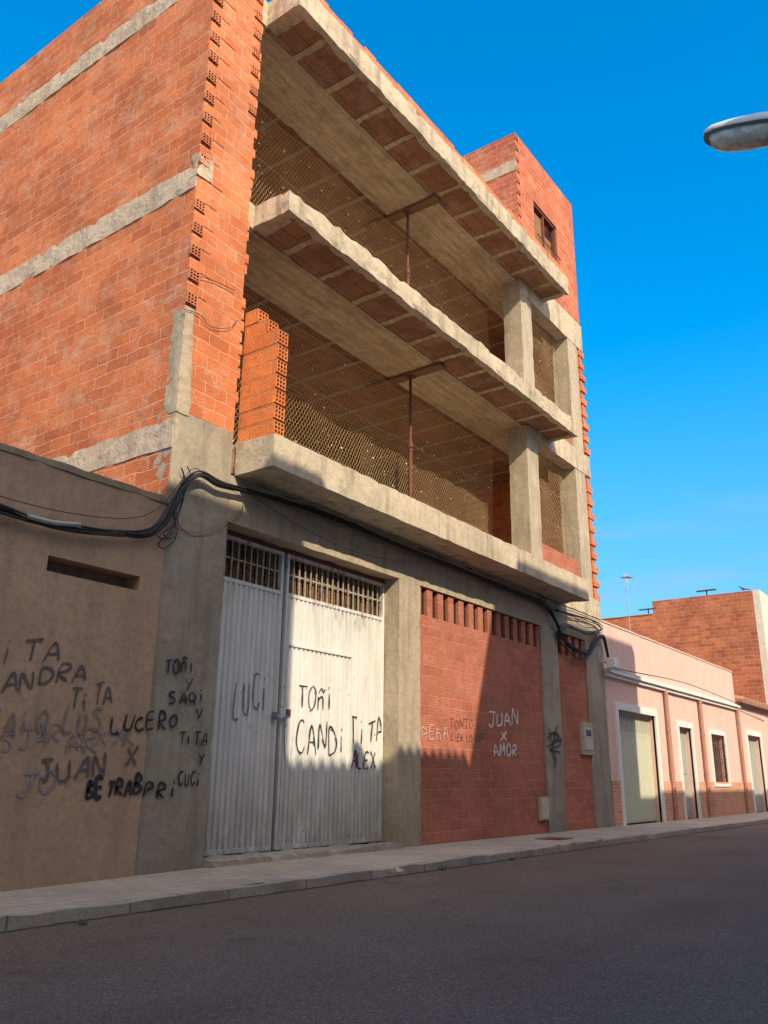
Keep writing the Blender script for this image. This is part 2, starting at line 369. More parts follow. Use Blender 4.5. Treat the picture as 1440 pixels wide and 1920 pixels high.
B1(XA0+.2,XD1-.2,3.2,3.3,0,S1[0],'inner_partition',M['dark'],UB)  # near-black colour stands in for the unlit ground floor
# gate
GY=.287
RPT=((0,-.024),(.55,-.024),(.66,0.),(.9,0.),(1,-.024));RPI=.088
def rib(x):
    t=(x%RPI)/RPI
    for (a,ya),(c,yc) in zip(RPT,RPT[1:]):
        if t<=c:return ya+(yc-ya)*(t-a)/(c-a)
    return -.024
def sheet(x0,x1,z0,z1,y):
    b=MB();xs=[x0];k=math.floor(x0/RPI)
    while k*RPI<x1:
        for o in (0,.55,.66,.9):
            xx=(k+o)*RPI
            if x0<xx<x1:xs.append(xx)
        k+=1
    xs.append(x1)
    for a,c in zip(xs,xs[1:]): b.face([(a,y+rib(a),z0),(c,y+rib(c),z0),(c,y+rib(c),z1),(a,y+rib(a),z1)])
    b.face([(x1,y+.03,z0),(x0,y+.03,z0),(x0,y+.03,z1),(x1,y+.03,z1)])
    return b
GZ0,GZ1,GZ2=.17,3.22,3.78
gate=MB().box(XA1,XB0,GY-.03,GY+.05,GZ2,3.84).build('gate',M['rust'],UB)
def leaf(x0,x1):
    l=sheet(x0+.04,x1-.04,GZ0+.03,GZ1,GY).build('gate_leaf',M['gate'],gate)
    b=MB()
    for a in (x0,x1-.04): b.box(a,a+.04,GY-.034,GY+.03,GZ0,GZ2)
    b.box(x0+.04,x1-.04,GY-.032,GY+.03,GZ1,GZ1+.045);b.box(x0+.04,x1-.04,GY-.032,GY+.03,GZ2-.04,GZ2);b.box(x0+.04,x1-.04,GY-.032,GY+.03,GZ0,GZ0+.05)
    b.build('leaf_frame',M['gate'],gate)
    b=MB();n=int((x1-x0-.1)/.115)
    for i in range(1,n+1):
        xx=x0+.03+(x1-x0-.06)*i/(n+1);b.box(xx-.007,xx+.007,GY-.015,GY+.001,GZ1+.045,GZ2-.04)
    b.box(x0+.04,x1-.04,GY+.002,GY+.012,GZ1+.29,GZ1+.308)
    b.build('top_grille',M['bars'],gate)
    b=MB()
    for i in range(int((x1-x0)/.03)):
        xx=x0+.05+i*.03;s=random.uniform(-.06,.06);b.tube([(xx,GY+.05,GZ1+.03),(xx+s,GY+.055,GZ2-.03)],.006,3)
    for i in range(14): b.tube([(x0+.03,GY+.06,GZ1+.05+i*.036),(x1-.03,GY+.06,GZ1+.05+i*.036+random.uniform(-.04,.04))],.007,3)
    b.build('rusty_mesh',M['wood'],gate)
leaf(XA1+.02,7.88);leaf(7.95,XB0-.01)
wx0,wx1,wz1=8.0,9.37,2.62
b=MB()
for a,c,z0,z1 in ((wx0,wx0+.03,GZ0+.05,wz1),(wx1-.03,wx1,GZ0+.05,wz1),(wx0+.03,wx1-.03,wz1-.03,wz1)): b.box(a,c,GY-.04,GY-.012,z0,z1)
b.build('wicket_door_frame',M['gate'],gate)
b=MB();b.box(8.05,8.12,GY-.045,GY-.015,1.72,1.8);b.build('lock_plate',M['rust'],gate)
b=MB()
for i in range(9):
    a=i*.7;b.tube([(7.80+.028*i,GY-.05+.012*math.sin(a),1.70+.02*math.sin(a*1.3)),(7.83+.028*i,GY-.06,1.69+.02*math.cos(a))],.011,5)
b.tube([(8.0,GY-.05,1.69),(8.01,GY-.05,1.5),(8.04,GY-.05,1.2)],.008,4)
b.box(7.78,7.84,GY-.07,GY-.04,1.66,1.75);b.build('padlock_chain',M['chain'],gate)
RB(XA1,XB0,-.10,.45,-.03,GZ0-.012,'threshold',M['kerb'],UB,.09,.025)
# ---- slabs
def slab(zb,zt,idx):
    b=MB()
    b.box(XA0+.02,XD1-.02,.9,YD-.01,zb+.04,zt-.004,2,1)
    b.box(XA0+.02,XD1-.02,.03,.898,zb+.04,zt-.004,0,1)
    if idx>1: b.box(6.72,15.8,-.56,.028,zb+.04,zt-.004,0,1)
    o=b.build('floor_slab',[M['block'],M['conc_front'],M['shadeblock']],UB)
    X0,X1=(6.65,15.89) if idx==1 else (6.7,15.82)
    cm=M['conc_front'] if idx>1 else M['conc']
    yb=.1
    if idx==1:
        RB(X0,X1,-.63,-.005,zb,zt,'balcony_slab',M['conc_front'],o,.13,.008)
    else:
        RB(X0,X1,-.63,-.5,zb,zt,'slab_rim',cm,o,.09,.02)
        RB(X0,X0+.24,-.5,.02,zb+.001,zt,'slab_rim',cm,o,.11,.012)
        RB(X1-.14,X1,-.5,.02,zb+.001,zt,'slab_rim',cm,o,.11,.012)
        RB(XA1-.02,X0+.05,.005,.2,zb-.02,zt+.02,'mortar_patch',M['band'],o,.08,.01)
    RB(XA1,XD1-.2,yb,1.1,zb+.016,zb+.06,'flat_beam',M['board'],o,.12,.009)
    RB(XA0+.2,XD1-.2,5.0,5.7,zb+.016,zb+.06,'flat_beam',M['board'],o,.2,.006)
    x=X0+.66
    while x<15.6:
        if idx>1: RB(x,x+.11,-.5,yb,zb+.024,zb+.06,'joist',M['board'],o,.08,.011)
        x+=.78
    x=X0+.62-.8
    while x<17.6:
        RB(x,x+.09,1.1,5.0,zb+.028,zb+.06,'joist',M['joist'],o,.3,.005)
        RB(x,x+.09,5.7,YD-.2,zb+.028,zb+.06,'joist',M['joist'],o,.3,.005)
        x+=.8
    return o
slab(*S1,1);slab(*S2,2);slab(*S3,3)
RB(XC0-.1,XD1-.01,-.012,.28,S2[0]-.17,S2[1],'floor_edge_beam',M['conc_front'],UB,.13,.01)
RB(XC0-.1,XD1-.01,-.012,.28,S3[0]-.3,S3[1],'floor_edge_beam',M['conc_front'],UB,.13,.01)
for zb,zt in ((S1[1],S2[0]),(S2[1],S3[0])):
    RB(14.66,15.17,.0,.42,zb,zt+.02,'column',M['conc'],UB,.15,.006)
    RB(17.1,17.66,.0,.4,zb,zt,'column',M['conc'],UB,.15,.006)
    for x in (9.5,14.7): RB(x,x+.35,5.1,5.45,zb,zt+.02,'column',M['joist'],UB,.3,.006)
    B1(15.17,17.1,.06,.2,zb,zb+.75,'low_brick_wall',M['infill'],UB)
    B1(15.6,17.8,3.4,3.55,zb,zt+.045,'inner_partition',M['infill'],UB)
b=MB();z=S1[1];k=0
while z<S3[0]-.25:
    if not(S2[0]-.25<z<S2[1]-.1):
        b.box(17.66,17.76,.03,.18,z,z+.1605)
        if k%2==0:b.box(17.76,18.06+random.uniform(-.03,.02),-.01+random.uniform(-.01,.01),.17,z+.004,z+.15)
    z+=.16;k+=1
b.build('toothed_brick_edge',M['front'],UB)
b=MB();x=6.75
while x<15.7:
    w=.3;hgt=random.choice((.14,.16,.17,.12,.17));b.box(x,x+w-.004,-.6+random.uniform(-.01,.01),-.45,S3[1]+.003,S3[1]+.003+hgt);x+=w
b.build('roof_parapet',M['front'],UB)
b=MB();hz=.2
for r in range(9):
    y1=.0;y0=-.6 if r<7 else (-.42 if r==7 else -.24)
    b.box(6.67+random.uniform(-.006,.006),6.85,y0+.022,y1,S1[1]+.004+r*hz,S1[1]+(r+1)*hz,0)
    hollow(b,6.672+random.uniform(-.006,.006),y0,S1[1]+.012+r*hz,.17,.17,n=3)
b.build('return_wall',[M['stub'],M['hole_shade']],UB)
# tower
TX0,TX1,TZ=14.74,17.93,15.35
WX0,WX1,WZ0,WZ1=15.57,16.84,12.5,14.0
b=MB()
b.box(TX0,WX0,0.,.2,S3[1],TZ);b.box(WX1,TX1,0.,.2,S3[1],TZ);b.box(WX0,WX1,0.0,.2,S3[1],WZ0);b.box(WX0,WX1,0.0,.2,WZ1,TZ)
b.box(TX0,TX0+.2,.2,4,S3[1],TZ);b.box(TX1-.2,TX1,.2,4,S3[1],TZ);b.box(TX0,TX1,4,4.2,S3[1],TZ)
tw=b.build('stair_tower',M['tower'],UB)
RB(TX0-.015,TX0+.05,.0,4,14.3,14.6,'concrete_band',M['band'],tw,.12,.01)
b=MB();z=S3[1]+.1;k=0
while z<TZ-.1:
    if k%2==0: hollow(b,TX0-.003,-.022,z,.13,.12)
    z+=.15;k+=1
b.build('toothed_brick_edge',[M['tower'],M['hole_shade']],tw)
b=MB()
for a,c,z0,z1 in ((WX0,WX0+.06,WZ0,WZ1),(WX1-.06,WX1,WZ0,WZ1),(WX0,WX1,WZ1-.06,WZ1),(WX0,WX1,WZ0,WZ0+.06)): b.box(a,c,.03,.12,z0,z1)
b.box(16.15,16.2,.04,.11,WZ0,WZ1)
win=b.build('window',M['rust'],tw)
B1(WX0,WX1,.9,.95,WZ0,WZ1,'window_back',M['dark'],win)  # near-black sheet painted as the darkness behind the window
b=MB();b.box(15.65,16.25,.1,.13,WZ0+.4,WZ1-.15);b.box(16.3,16.75,.13,.15,WZ0+.1,WZ1-.45);b.build('wooden_board',M['wood'],win)
b=MB()
for i in range(9): b.tube([(WX0+.1+i*.135,-.06,WZ0+.03),(WX0+.1+i*.135,-.06,WZ0+.55)],.009,4)
b.tube([(WX0,-.06,WZ0+.55),(WX1,-.06,WZ0+.55)],.013,4);b.tube([(WX0,-.06,WZ0+.05),(WX1,-.06,WZ0+.05)],.013,4);b.build('window_rail',M['rust'],win)
def box_door(x0,x1,z0,z1,name,par,fr=.06,win=False):
    b=MB();b.box(x0-fr,x1+fr,-.03,.03,z0-fr,z1+fr,0);b.box(x0,x1,-.045,-.029,z0,z1,1);b.box(x0+.02,x0+.05,-.052,-.044,(z0+z1)/2,(z0+z1)/2+.05,0)
    o=b.build(name,[M['conc'],M['boxpaint']],par,bevel=.004)
    if win:
        b=MB();b.box(x0+.08,x1-.06,-.05,-.044,z1-.17,z1-.05);b.build('meter_window',M['glass'],par)
x,z=P(1100,1383,0);box_door(x-.2,x+.2,z-.24,z+.2,'meter_box',inf2,.1,True)
x,z=P(1019,1516,0);box_door(x-.13,x+.13,z-.17,z+.17,'meter_box',inf1,.03)
# ------------------------------------------------------------------ graffiti
G={'A':[[(0,0),(.42,1),(.9,0)],[(.15,.38),(.8,.4)]],'B':[[(0,0),(.03,1),(.5,.95),(.62,.75),(.1,.52),(.72,.38),(.7,.1),(0,0)]],
'C':[[(.8,.85),(.5,1),(.12,.8),(0,.4),(.2,.06),(.55,0),(.85,.18)]],'D':[[(0,0),(.05,1),(.5,.92),(.85,.55),(.7,.15),(0,0)]],
'E':[[(.75,1),(.05,.97),(0,0),(.75,.03)],[(.03,.5),(.6,.52)]],'G':[[(.8,.85),(.4,1),(0,.5),(.3,0),(.8,.1),(.8,.45),(.5,.45)]],
'H':[[(0,0),(.05,1)],[(.75,0),(.75,1)],[(.03,.5),(.75,.52)]],'I':[[(.3,0),(.32,.62)],[(.3,.85),(.34,.95)]],'J':[[(.1,.97),(.9,1)],[(.6,1),(.62,.2),(.35,0),(.05,.2)]],
'K':[[(0,0),(.05,1)],[(.7,1),(.06,.45),(.75,0)]],'L':[[(.05,1),(0,.05),(.7,.0)]],'M':[[(0,0),(.1,1),(.42,.35),(.75,1),(.9,0)]],
'N':[[(0,0),(.05,1),(.72,.05),(.78,1)]],'n':[[(0,0),(.02,.68)],[(.02,.5),(.35,.68),(.6,.5),(.62,0)],[(.05,.85),(.3,.98),(.5,.85),(.7,.95)]],
'O':[[(.4,1),(.05,.7),(.05,.25),(.4,0),(.8,.25),(.8,.7),(.4,1)]],'o':[[(.35,.65),(.05,.45),(.05,.15),(.35,0),(.65,.15),(.65,.45),(.35,.65)]],
'P':[[(0,0),(.05,1),(.6,.95),(.7,.65),(.05,.45)]],'Q':[[(.4,1),(.05,.75),(.08,.35),(.4,.15),(.75,.4),(.75,.8),(.4,1)],[(.42,.45),(.92,-.12)]],
'R':[[(0,0),(.05,1),(.6,.95),(.65,.65),(.05,.48),(.75,0)]],'S':[[(.75,.9),(.35,1),(.08,.75),(.6,.45),(.65,.12),(.3,0),(0,.12)]],
'T':[[(0,.95),(.95,1)],[(.48,.97),(.45,0)]],'U':[[(.05,1),(.03,.2),(.35,0),(.7,.2),(.75,1)]],'V':[[(0,1),(.4,0),(.8,1)]],
'X':[[(0,0),(.8,1)],[(0,1),(.8,0)]],'Y':[[(0,1),(.38,.5)],[(.8,1),(.3,0)]],'Z':[[(0,1),(.8,1),(.05,0),(.85,.02)]],' ':[],
'a':[[(.65,.5),(.3,.65),(0,.3),(.3,0),(.6,.3),(.65,.6),(.62,.1),(.85,0)]],'q':[[(.65,.5),(.3,.65),(0,.3),(.3,0),(.6,.3),(.65,.6),(.6,-.45),(.8,-.3)]],'j':[[(.4,.65),(.4,-.3),(.1,-.4),(0,-.2)],[(.4,.85),(.45,.95)]],'s':[[(.6,.6),(.25,.65),(.15,.45),(.5,.25),(.4,0),(0,.05)]],
'~':[[(0,.3),(.3,1),(.5,.1),(.7,.9),(.9,0),(1.1,.8),(.4,.5),(0,.0),(.6,.3)]]}
layer=[0]
def ribbon(b,pts,w,surf):
    layer[0]=(layer[0]+1)%30
    pts=crom([Vector((p[0],0,p[1])) for p in pts],4)
    q=[pts[0]]
    for p in pts[1:]:
        d=(p-q[-1]).length;n=max(1,int(d/.015));a=q[-1]
        for k in range(1,n+1):q.append(a+(p-a)*k/n)
    L=[];off=.003+layer[0]*.00025
    for i,p in enumerate(q):
        d=(q[min(i+1,len(q)-1)]-q[max(i-1,0)])
        if d.length<1e-6:d=Vector((1,0,0))
        d.normalize();nn=Vector((-d.z,0,d.x));ww=w*(.5+.3*noise.noise(p*9))
        if i in(0,len(q)-1):ww*=.55
        L.append((p+nn*ww,p-nn*ww))
    for (a,c),(e,g) in zip(L,L[1:]):
        f=[(v.x,surf(v.x)-off,v.z) for v in (a,e,g,c)];b.face(f)
def write(items,mat,par,surf,w,plane,loose=1.):
    for (t,x0,y0,x1,y1,h) in items:
        b=MB()
        a=Vector(P(x0,y0,plane));c=Vector(P(x1,y1,plane));hz=(P(x0,y0-h,plane)[1]-a.y)
        n=len(t);cw=(c-a)/n
        for i,ch in enumerate(t):
            o=a+cw*i;dz=random.uniform(-.1,.1)*hz*loose;sl=random.uniform(-.1,.2)*loose;sc=1+random.uniform(-.14,.12)*loose
            for st in G[ch]:
                ribbon(b,[(o.x+cw.x*.86*(gx+sl*gz+random.uniform(-.06,.06)*loose),o.y+dz+cw.y*gx*.84+gz*hz*sc*random.uniform(.93,1.07)) for gx,gz in st],w,surf)
        b.build('graffiti',mat,par)
pil=[o for o in UB.children if o.name.startswith('corner_pillar')][0]
fl=lambda y:(lambda x:y)
write([('TOnI',307,1264,366,1260,28),('Y',342,1294,362,1293,24),('SAQI',314,1320,386,1317,24),('Y',362,1352,380,1350,23),('TITA',332,1395,388,1397,25),('Y',368,1434,382,1434,20),('CUCI',332,1474,376,1472,26)],M['gpaint_black'],pil,fl(-.016),.021,0)
gl=[o for o in gate.children if o.name.startswith('gate_leaf')]
gs=lambda x:GY-.024
write([('TOnI',556,1330,626,1328,44),('CANDI',552,1408,650,1412,56),('TITA',652,1394,718,1388,44),('ALEX',655,1437,704,1440,34)],M['gpaint_black'],gl[1],gs,.021,GY,1.2)
write([('LUCI',434,1342,502,1336,74)],M['gpaint_dim'],gl[0],gs,.022,GY,1.4)
write([('JUAN',915,1362,974,1358,27),('X',937,1391,953,1390,20),('AMOR',925,1420,972,1417,22)],M['gpaint_white'],inf1,fl(.028),.034,.03)
write([('PEnA',790,1386,842,1386,24)],M['gpaint_faint'],inf1,fl(.028),.018,.03)
write([('TONTO',843,1366,888,1364,18),('KIEN LO LEA',845,1390,908,1388,15)],M['gpaint_red'],inf1,fl(.028),.013,.03)
colC=[o for o in UB.children if o.name.startswith('column')][1]
b=MB()
for st in ([(1026,1385),(1040,1372),(1050,1395),(1030,1405),(1048,1410)],[(1028,1365),(1034,1400),(1040,1440)],[(1044,1360),(1036,1395),(1042,1430)],[(1024,1400),(1052,1385)],[(1030,1375),(1046,1378),(1036,1392)]):
    ribbon(b,[P(x,y,-.01) for x,y in st],.03,fl(-.02))
b.build('graffiti',M['gpaint_black'],colC)
# ------------------------------------------------------------------ neighbour garage on the left
NB=thing('garage_building','low tan rendered garage wall covered in faded graffiti, with a narrow slot opening','building',(2.0,0,ZP))
sx0,sx1,sz0,sz1=4.36,5.42,2.79,2.94
nt_=3.84
b=MB();y0,y1=-.03,.2
b.box(-4,sx0,y0,y1,-.05,nt_);b.box(sx1,XA0-.006,y0,y1,-.05,nt_);b.box(sx0,sx1,y0,y1,-.05,sz0);b.box(sx0,sx1,y0,y1,sz1,nt_)
nw=b.build('wall',M['tan'],NB)
B1(-4,XA0-.006,.2,YD,-.05,nt_-.35,'roof',M['coping'],NB)
RB(-4,XA0-.008,-.042,.24,nt_-.05,nt_+.025,'coping',M['coping'],NB,.12,.01)
ns=fl(-.033)
write([('ITA',-5,1248,120,1236,46),('SANDRA',-35,1306,166,1270,36)],M['gpaint_grey'],nw,ns,.024,-.03,1.3)
write([('TITA',128,1334,214,1318,38)],M['gpaint_grey'],nw,ns,.02,-.03,1.3)
write([('JAIQ LUS',-30,1388,195,1366,50),('AR X',120,1412,258,1400,44)],M['gpaint_ghost'],nw,ns,.022,-.03,1.5)
write([('AXX',130,1408,245,1398,34),('SJAR',0,1404,120,1392,36)],M['gpaint_purple'],nw,ns,.016,-.03,1.5)
write([('JUAN X',70,1466,262,1438,46)],M['gpaint_grey'],nw,ns,.030,-.03,1.4)
write([('LUCE',208,1374,294,1368,28)],M['gpaint_black'],nw,ns,.024,-.03,1.2)
write([('RO',296,1366,332,1362,28),('PRI',268,1496,334,1490,28)],M['gpaint_black'],pil,fl(-.016),.026,0,1.3)
write([('BETRAB',160,1498,266,1490,32)],M['gpaint_black'],nw,ns,.036,-.03,1.5)
write([('JO',28,1496,110,1488,46)],M['gpaint_purple'],nw,ns,.024,-.03,1.3)
# ------------------------------------------------------------------ pink houses
PH=thing('pink_house','long low pink rendered house with white cornice, sage garage door and brick dado','house',(XD1,0,ZP))
def facade(root,x0,x1,ztop,holes,mat,dado):
    b=MB();x=x0;y0,y1=0.,.25
    for xa,xb,za,zb in holes:
        b.box(x,xa,y0,y1,0,ztop);b.box(xa,xb,y0,y1,zb,ztop)
        if za>ZP+.02:b.box(xa,xb,y0,y1,0,za)
        x=xb
    b.box(x,x1,y0,y1,0,ztop);w=b.build('wall',mat,root)
    x=x0
    for xa,xb,za,zb in holes+[(x1,x1,0,0)]:
        g=.16 if xa<x1 else 0
        if za>ZP+.2 and xa<x1: continue
        if xa-g>x: MB().box(x,xa-g,-.03,-.002,.0,dado).build('brick_dado',M['dado'],root)
        x=xb+g
    return w
def px_rect(xa,ya,xb,yb,base=False):
    X0,Z1=P(xa,ya);X1,Z1b=P(xb,yb);return X0,X1,(Z1+Z1b)/2
gx0,gx1,gz1=px_rect(1156,1328,1226,1345)
dx0,dx1,dz1=px_rect(1270,1360,1294,1368)
vx0,vx1,vz1=px_rect(1330,1374,1356,1382)
vz0=P(1345,1470)[1]
XE=29.0
facade(PH,XD1+.004,XE,4.39,[(gx0,gx1,ZP,gz1),(dx0,dx1,ZP,dz1),(vx0,vx1,vz0,vz1)],M['pink'],1.0)
B1(XD1+.004,XE,.25,9,0,3.9,'roof',M['coping'],PH)
def frame(root,x0,x1,z0,z1,w=.13,sill=False):
    b=MB();b.box(x0-w,x0,-.045,.05,z0,z1+w);b.box(x1,x1+w,-.045,.05,z0,z1+w);b.box(x0,x1,-.044,.05,z1,z1+w)
    if sill:b.box(x0-w,x1+w,-.06,.05,z0-.07,z0)
    return b.build('opening_frame',M['white'],root)
g=sheet(gx0,gx1,ZP+.02,gz1-.5,.16).build('garage_door',M['gdoor'],PH)
b=MB();
for i in range(24):
    xx=gx0+(gx1-gx0)*(i+.5)/24;b.box(xx-.025,xx+.025,.13,.16,gz1-.5,gz1)
b.box(gx0,gx1,.14,.16,gz1-.06,gz1);b.box(gx0,gx1,.14,.16,gz1-.5,gz1-.44);b.build('door_grille',M['gdoor'],g)
frame(PH,gx0,gx1,ZP,gz1,.16);frame(PH,dx0,dx1,ZP,dz1,.14);f=frame(PH,vx0,vx1,vz0,vz1,.12,True)
b=MB();b.box(dx0,dx1,.15,.2,ZP,dz1);b.box(dx0+.12,dx1-.12,.13,.152,1.2,dz1-.15);b.box(dx0+.12,dx1-.12,.13,.152,ZP+.15,1.1);b.build('front_door',M['greydoor'],PH)
b=MB();b.box(vx0,vx1,.15,.18,vz0,vz1);wn=b.build('window',M['glass'],PH)
b=MB()
for i in range(8):
    xx=vx0+(vx1-vx0)*(i+.5)/8;b.tube([(xx,-.02,vz0),(xx,-.02,vz1)],.012,5)
for q in (.2,.5,.8):b.box(vx0,vx1,-.03,-.015,vz0+(vz1-vz0)*q,vz0+(vz1-vz0)*q+.02)
b.build('window_bars',M['rust'],wn)
RB(XD1+.01,XE+.1,-.14,-.002,3.27,3.36,'cornice',M['white'],PH,.4,.003)
RB(XD1+.01,XE+.1,-.08,-.002,3.19,3.268,'cornice',M['white'],PH,.4,.003)
RB(XD1+.01,XE,-.02,.27,4.392,4.43,'coping',M['pink'],PH,.3,.004)
for px,py in ((1250,1305),(1314,1322)):
    x=P(px,py,-.1)[0]
    b=MB();b.tube([(x,-.08,3.2),(x,-.08,.12)],.052,10)
    for q in (3.1,2.2,1.2,.4):b.tube([(x,-.08,q),(x,-.08,q+.05)],.062,10)
    b.build('drain_pipe',M['pinkpipe'],PH,smooth=False)
PH2=thing('pink_house','smaller pink rendered house with tiled eave and grey door beyond the long pink house','house',(XE,0,ZP))
ex0,ex1,ez1=px_rect(1399,1376,1424,1384)
facade(PH2,XE+.004,34.5,3.5,[(ex0,ex1,ZP,ez1)],M['pink'],1.0)
B1(XE+.004,34.5,.25,9,0,3.6,'roof',M['tile'],PH2)
b=MB();x=XE
while x<34.4:
    b.tube([(x+.1,-.25,3.52),(x+.1,1.5,3.95)],.1,8);x+=.19
b.build('roof_tiles',M['tile'],PH2)
frame(PH2,ex0,ex1,ZP,ez1,.16);B1(ex0,ex1,.15,.2,ZP,ez1,'front_door',M['greydoor'],PH2)
x=P(1384,1335,-.1)[0];b=MB();b.tube([(x,-.08,3.4),(x,-.08,.12)],.052,10);b.build('drain_pipe',M['pinkpipe'],PH2)
BB=thing('brick_building','old red brick building with stepped parapet rising behind the pink houses','building',(34.6,0,ZP))
b=MB();b.box(34.6,34.85,.25,32,0,7.6);b.box(34.6,34.85,.25,4.2,7.6,8.15);b.build('side_wall',M['old'],BB)
b=MB();b.box(34.6,46,0.,.25,0,8.15);b.build('front_wall',M['cream'],BB)
B1(34.85,46,.25,32,0,7.3,'roof',M['coping'],BB)
RB(34.57,34.9,4.21,32,7.6,7.64,'coping',M['tile'],BB,.5,.01)
ax,az=P(1180,1158,3.0);_,at=P(1177,1078,3.0)
AN=thing('tv_antenna','thin metal television antenna mast standing on the pink house roof','antenna',(ax,3,3.9))
b=MB();b.tube([(ax,3,3.9),(ax,3,at)],.015,5);b.build('mast',M['chain'],AN)
b=MB();b.tube([(ax-.25,3,at-.15),(ax+.3,3,at-.1)],.01,4)
for i in range(6):
    xx=ax-.22+i*.1;b.tube([(xx,2.85,at-.15+i*.01),(xx,3.15,at-.15+i*.01)],.008,4);b.tube([(xx,3,at-.27),(xx,3,at)],.008,4)
b.tube([(ax-.2,3,at-.6),(ax+.2,3,at-.62)],.008,4)
b.build('crossbars',M['chain'],AN)
for px,lab in ((1215,'small dark flat panel on short post above brick wall, nearer the antenna'),(1328,'small dark flat panel on short post above brick wall, nearer the pigeon')):
    yy,zz=PXp(px,1140,34.7)
    zq=7.64 if yy>4.2 else 8.15
    T=thing('roof_panel',lab,'panel',(34.7,yy,zq),'small panels on the brick wall')
    b=MB();b.box(34.69,34.71,yy-.02,yy+.02,zq,zq+.2);b.build('post',M['dark'],T)
    b=MB();b.box(34.6,34.8,yy-.38,yy+.38,zq+.2,zq+.23);b.build('panel',M['glass'],T)
X=34.72;Z=8.15
pg=thing('pigeon','dark pigeon perched on the corner of the brick building parapet','bird',(X,.6,Z))
q=lambda y,z:(X,.6+(y-.6)*.6,Z+z*.6)
b=MB();b.tube([q(.35,.14),q(.45,.17),q(.6,.2),q(.72,.27),q(.76,.33),q(.8,.37),q(.86,.36),q(.92,.35)],[.6*r for r in(.015,.05,.085,.06,.035,.042,.025,.004)],8,smooth=0)
b.tube([q(.38,.15),q(.2,.09)],[.025,.018],6)
b.build('body',M['bird'],pg,smooth=True)
for dx in (-.02,.02):
    b=MB();b.tube([(X+dx,.6,Z),(X+dx,.6,Z+.09)],.006,4);b.build('leg',M['pinkpipe'],pg)
# ------------------------------------------------------------------ netting
def net(x0,x1,z0,z1,y,label,name='wire_netting',seed=0,cw=.068,bits=46,r=.0023):
    chh=cw*.88
    b=MB()
    def pos(x,z):
        return Vector((x,y+.06*noise.noise(Vector((x*1.3,z*1.3,seed))),z+.04*noise.noise(Vector((x*2,z*2,seed+5)))))
    def wire(a,c):
        p,q=pos(*a),pos(*c);d=(q-p).normalized();s1=d.cross(Vector((0,1,0))).normalized()*r;s2=Vector((0,1,0))*r
        i=len(b.v);b.v+=[p+s1+s2,p-s1+s2,p-s2*1.2,q+s1+s2,q-s1+s2,q-s2*1.2]
        for k in range(3):b.f.append((i+k,i+(k+1)%3,i+3+(k+1)%3,i+3+k));b.m.append(0)
    nx=int((x1-x0)/cw);nz=int((z1-z0)/chh)
    for j in range(nz):
        for i in range(nx):
            o=.5*cw if j%2 else 0
            cx=x0+i*cw+o;cz=z0+j*chh
            if cx+cw>x1:continue
            wire((cx,cz),(cx+cw/2,cz+chh*.35));wire((cx+cw/2,cz+chh*.35),(cx+cw,cz));wire((cx+cw/2,cz+chh*.35),(cx+cw/2,cz+chh))
    for q in (.02,.35,.68,.98):
        zz=z0+(z1-z0)*q;b.tube([pos(x0+(x1-x0)*t/20,zz-.05*math.sin(math.pi*t/20)) for t in range(21)],.0035,4)
    o=b.build(name,M['wire']);tag(o,label,'netting','wire netting over the open bays')
    b=MB()
    for i in range(int((x1-x0)*bits)):
        p=pos(random.uniform(x0+.4,x1-.1),z0+(z1-z0)*random.random()**1.1*.92+.05);s=random.uniform(.005,.009)*random.choice((1,1,1,1.9))
        b.tube([p+Vector((-s,-.01,0)),p+Vector((0,-.012,s*.6)),p+Vector((s,-.01,s))],[s*.5,s,s*.4],5)
    d=b.build('net_specks',M['bits'],o);d['kind']='stuff'  # small white specks scattered over the netting
net(6.0,15.28,S1[1],S2[0],1.12,'hexagonal wire netting closing the wide opening of the first upper floor')
net(6.0,15.28,S2[1],S3[0],1.12,'hexagonal wire netting closing the wide opening of the top floor',seed=3)
net(15.18,17.08,S1[1]+.75,S2[0]-.17,.3,'narrow wire netting panel at the right end of the first upper floor',seed=6,bits=8)
net(15.18,17.08,S2[1]+.75,S3[0]-.3,.3,'narrow wire netting panel at the right end of the top floor',seed=9,bits=8)
# ------------------------------------------------------------------ props and planks
for (zb,zt,x,lab,lab2) in ((S1[1],S2[0],11.43,'rusty steel prop on the lower balcony floor under a timber plank','timber plank held against the lower ceiling by a steel prop'),(S2[1],S3[0],11.33,'rusty steel prop on the upper floor under the roof slab','timber plank held against the roof slab by a steel prop')):
    T=thing('steel_prop',lab,'prop',(x,.68,zb),'steel props')
    zt_=zt-.045
    b=MB();b.tube([(x,.68,zb+.01),(x,.68,zb+1.75)],.036,10);b.build('outer_tube',M['rust'],T)
    b=MB();b.tube([(x,.68,zb+1.7),(x,.68,zt_-.01)],.027,10);b.build('inner_tube',M['rust'],T)
    b=MB();b.tube([(x,.68,zb+1.62),(x,.68,zb+1.78)],.05,10);b.tube([(x-.1,.64,zb+1.7),(x+.09,.6,zb+1.66),(x+.1,.68,zb+1.6)],.009,5);b.build('collar',M['rust'],T)
    B1(x-.08,x+.08,.6,.76,zt_-.012,zt_,'head_plate',M['rust'],T);B1(x-.08,x+.08,.6,.76,zb,zb+.01,'base_plate',M['rust'],T)
    o=RB(x-.1,x+.1,.0,1.64,zt-.043,zt+.004,'timber_plank',M['wood'],None,.15,.004);tag(o,lab2,'plank','timber planks')
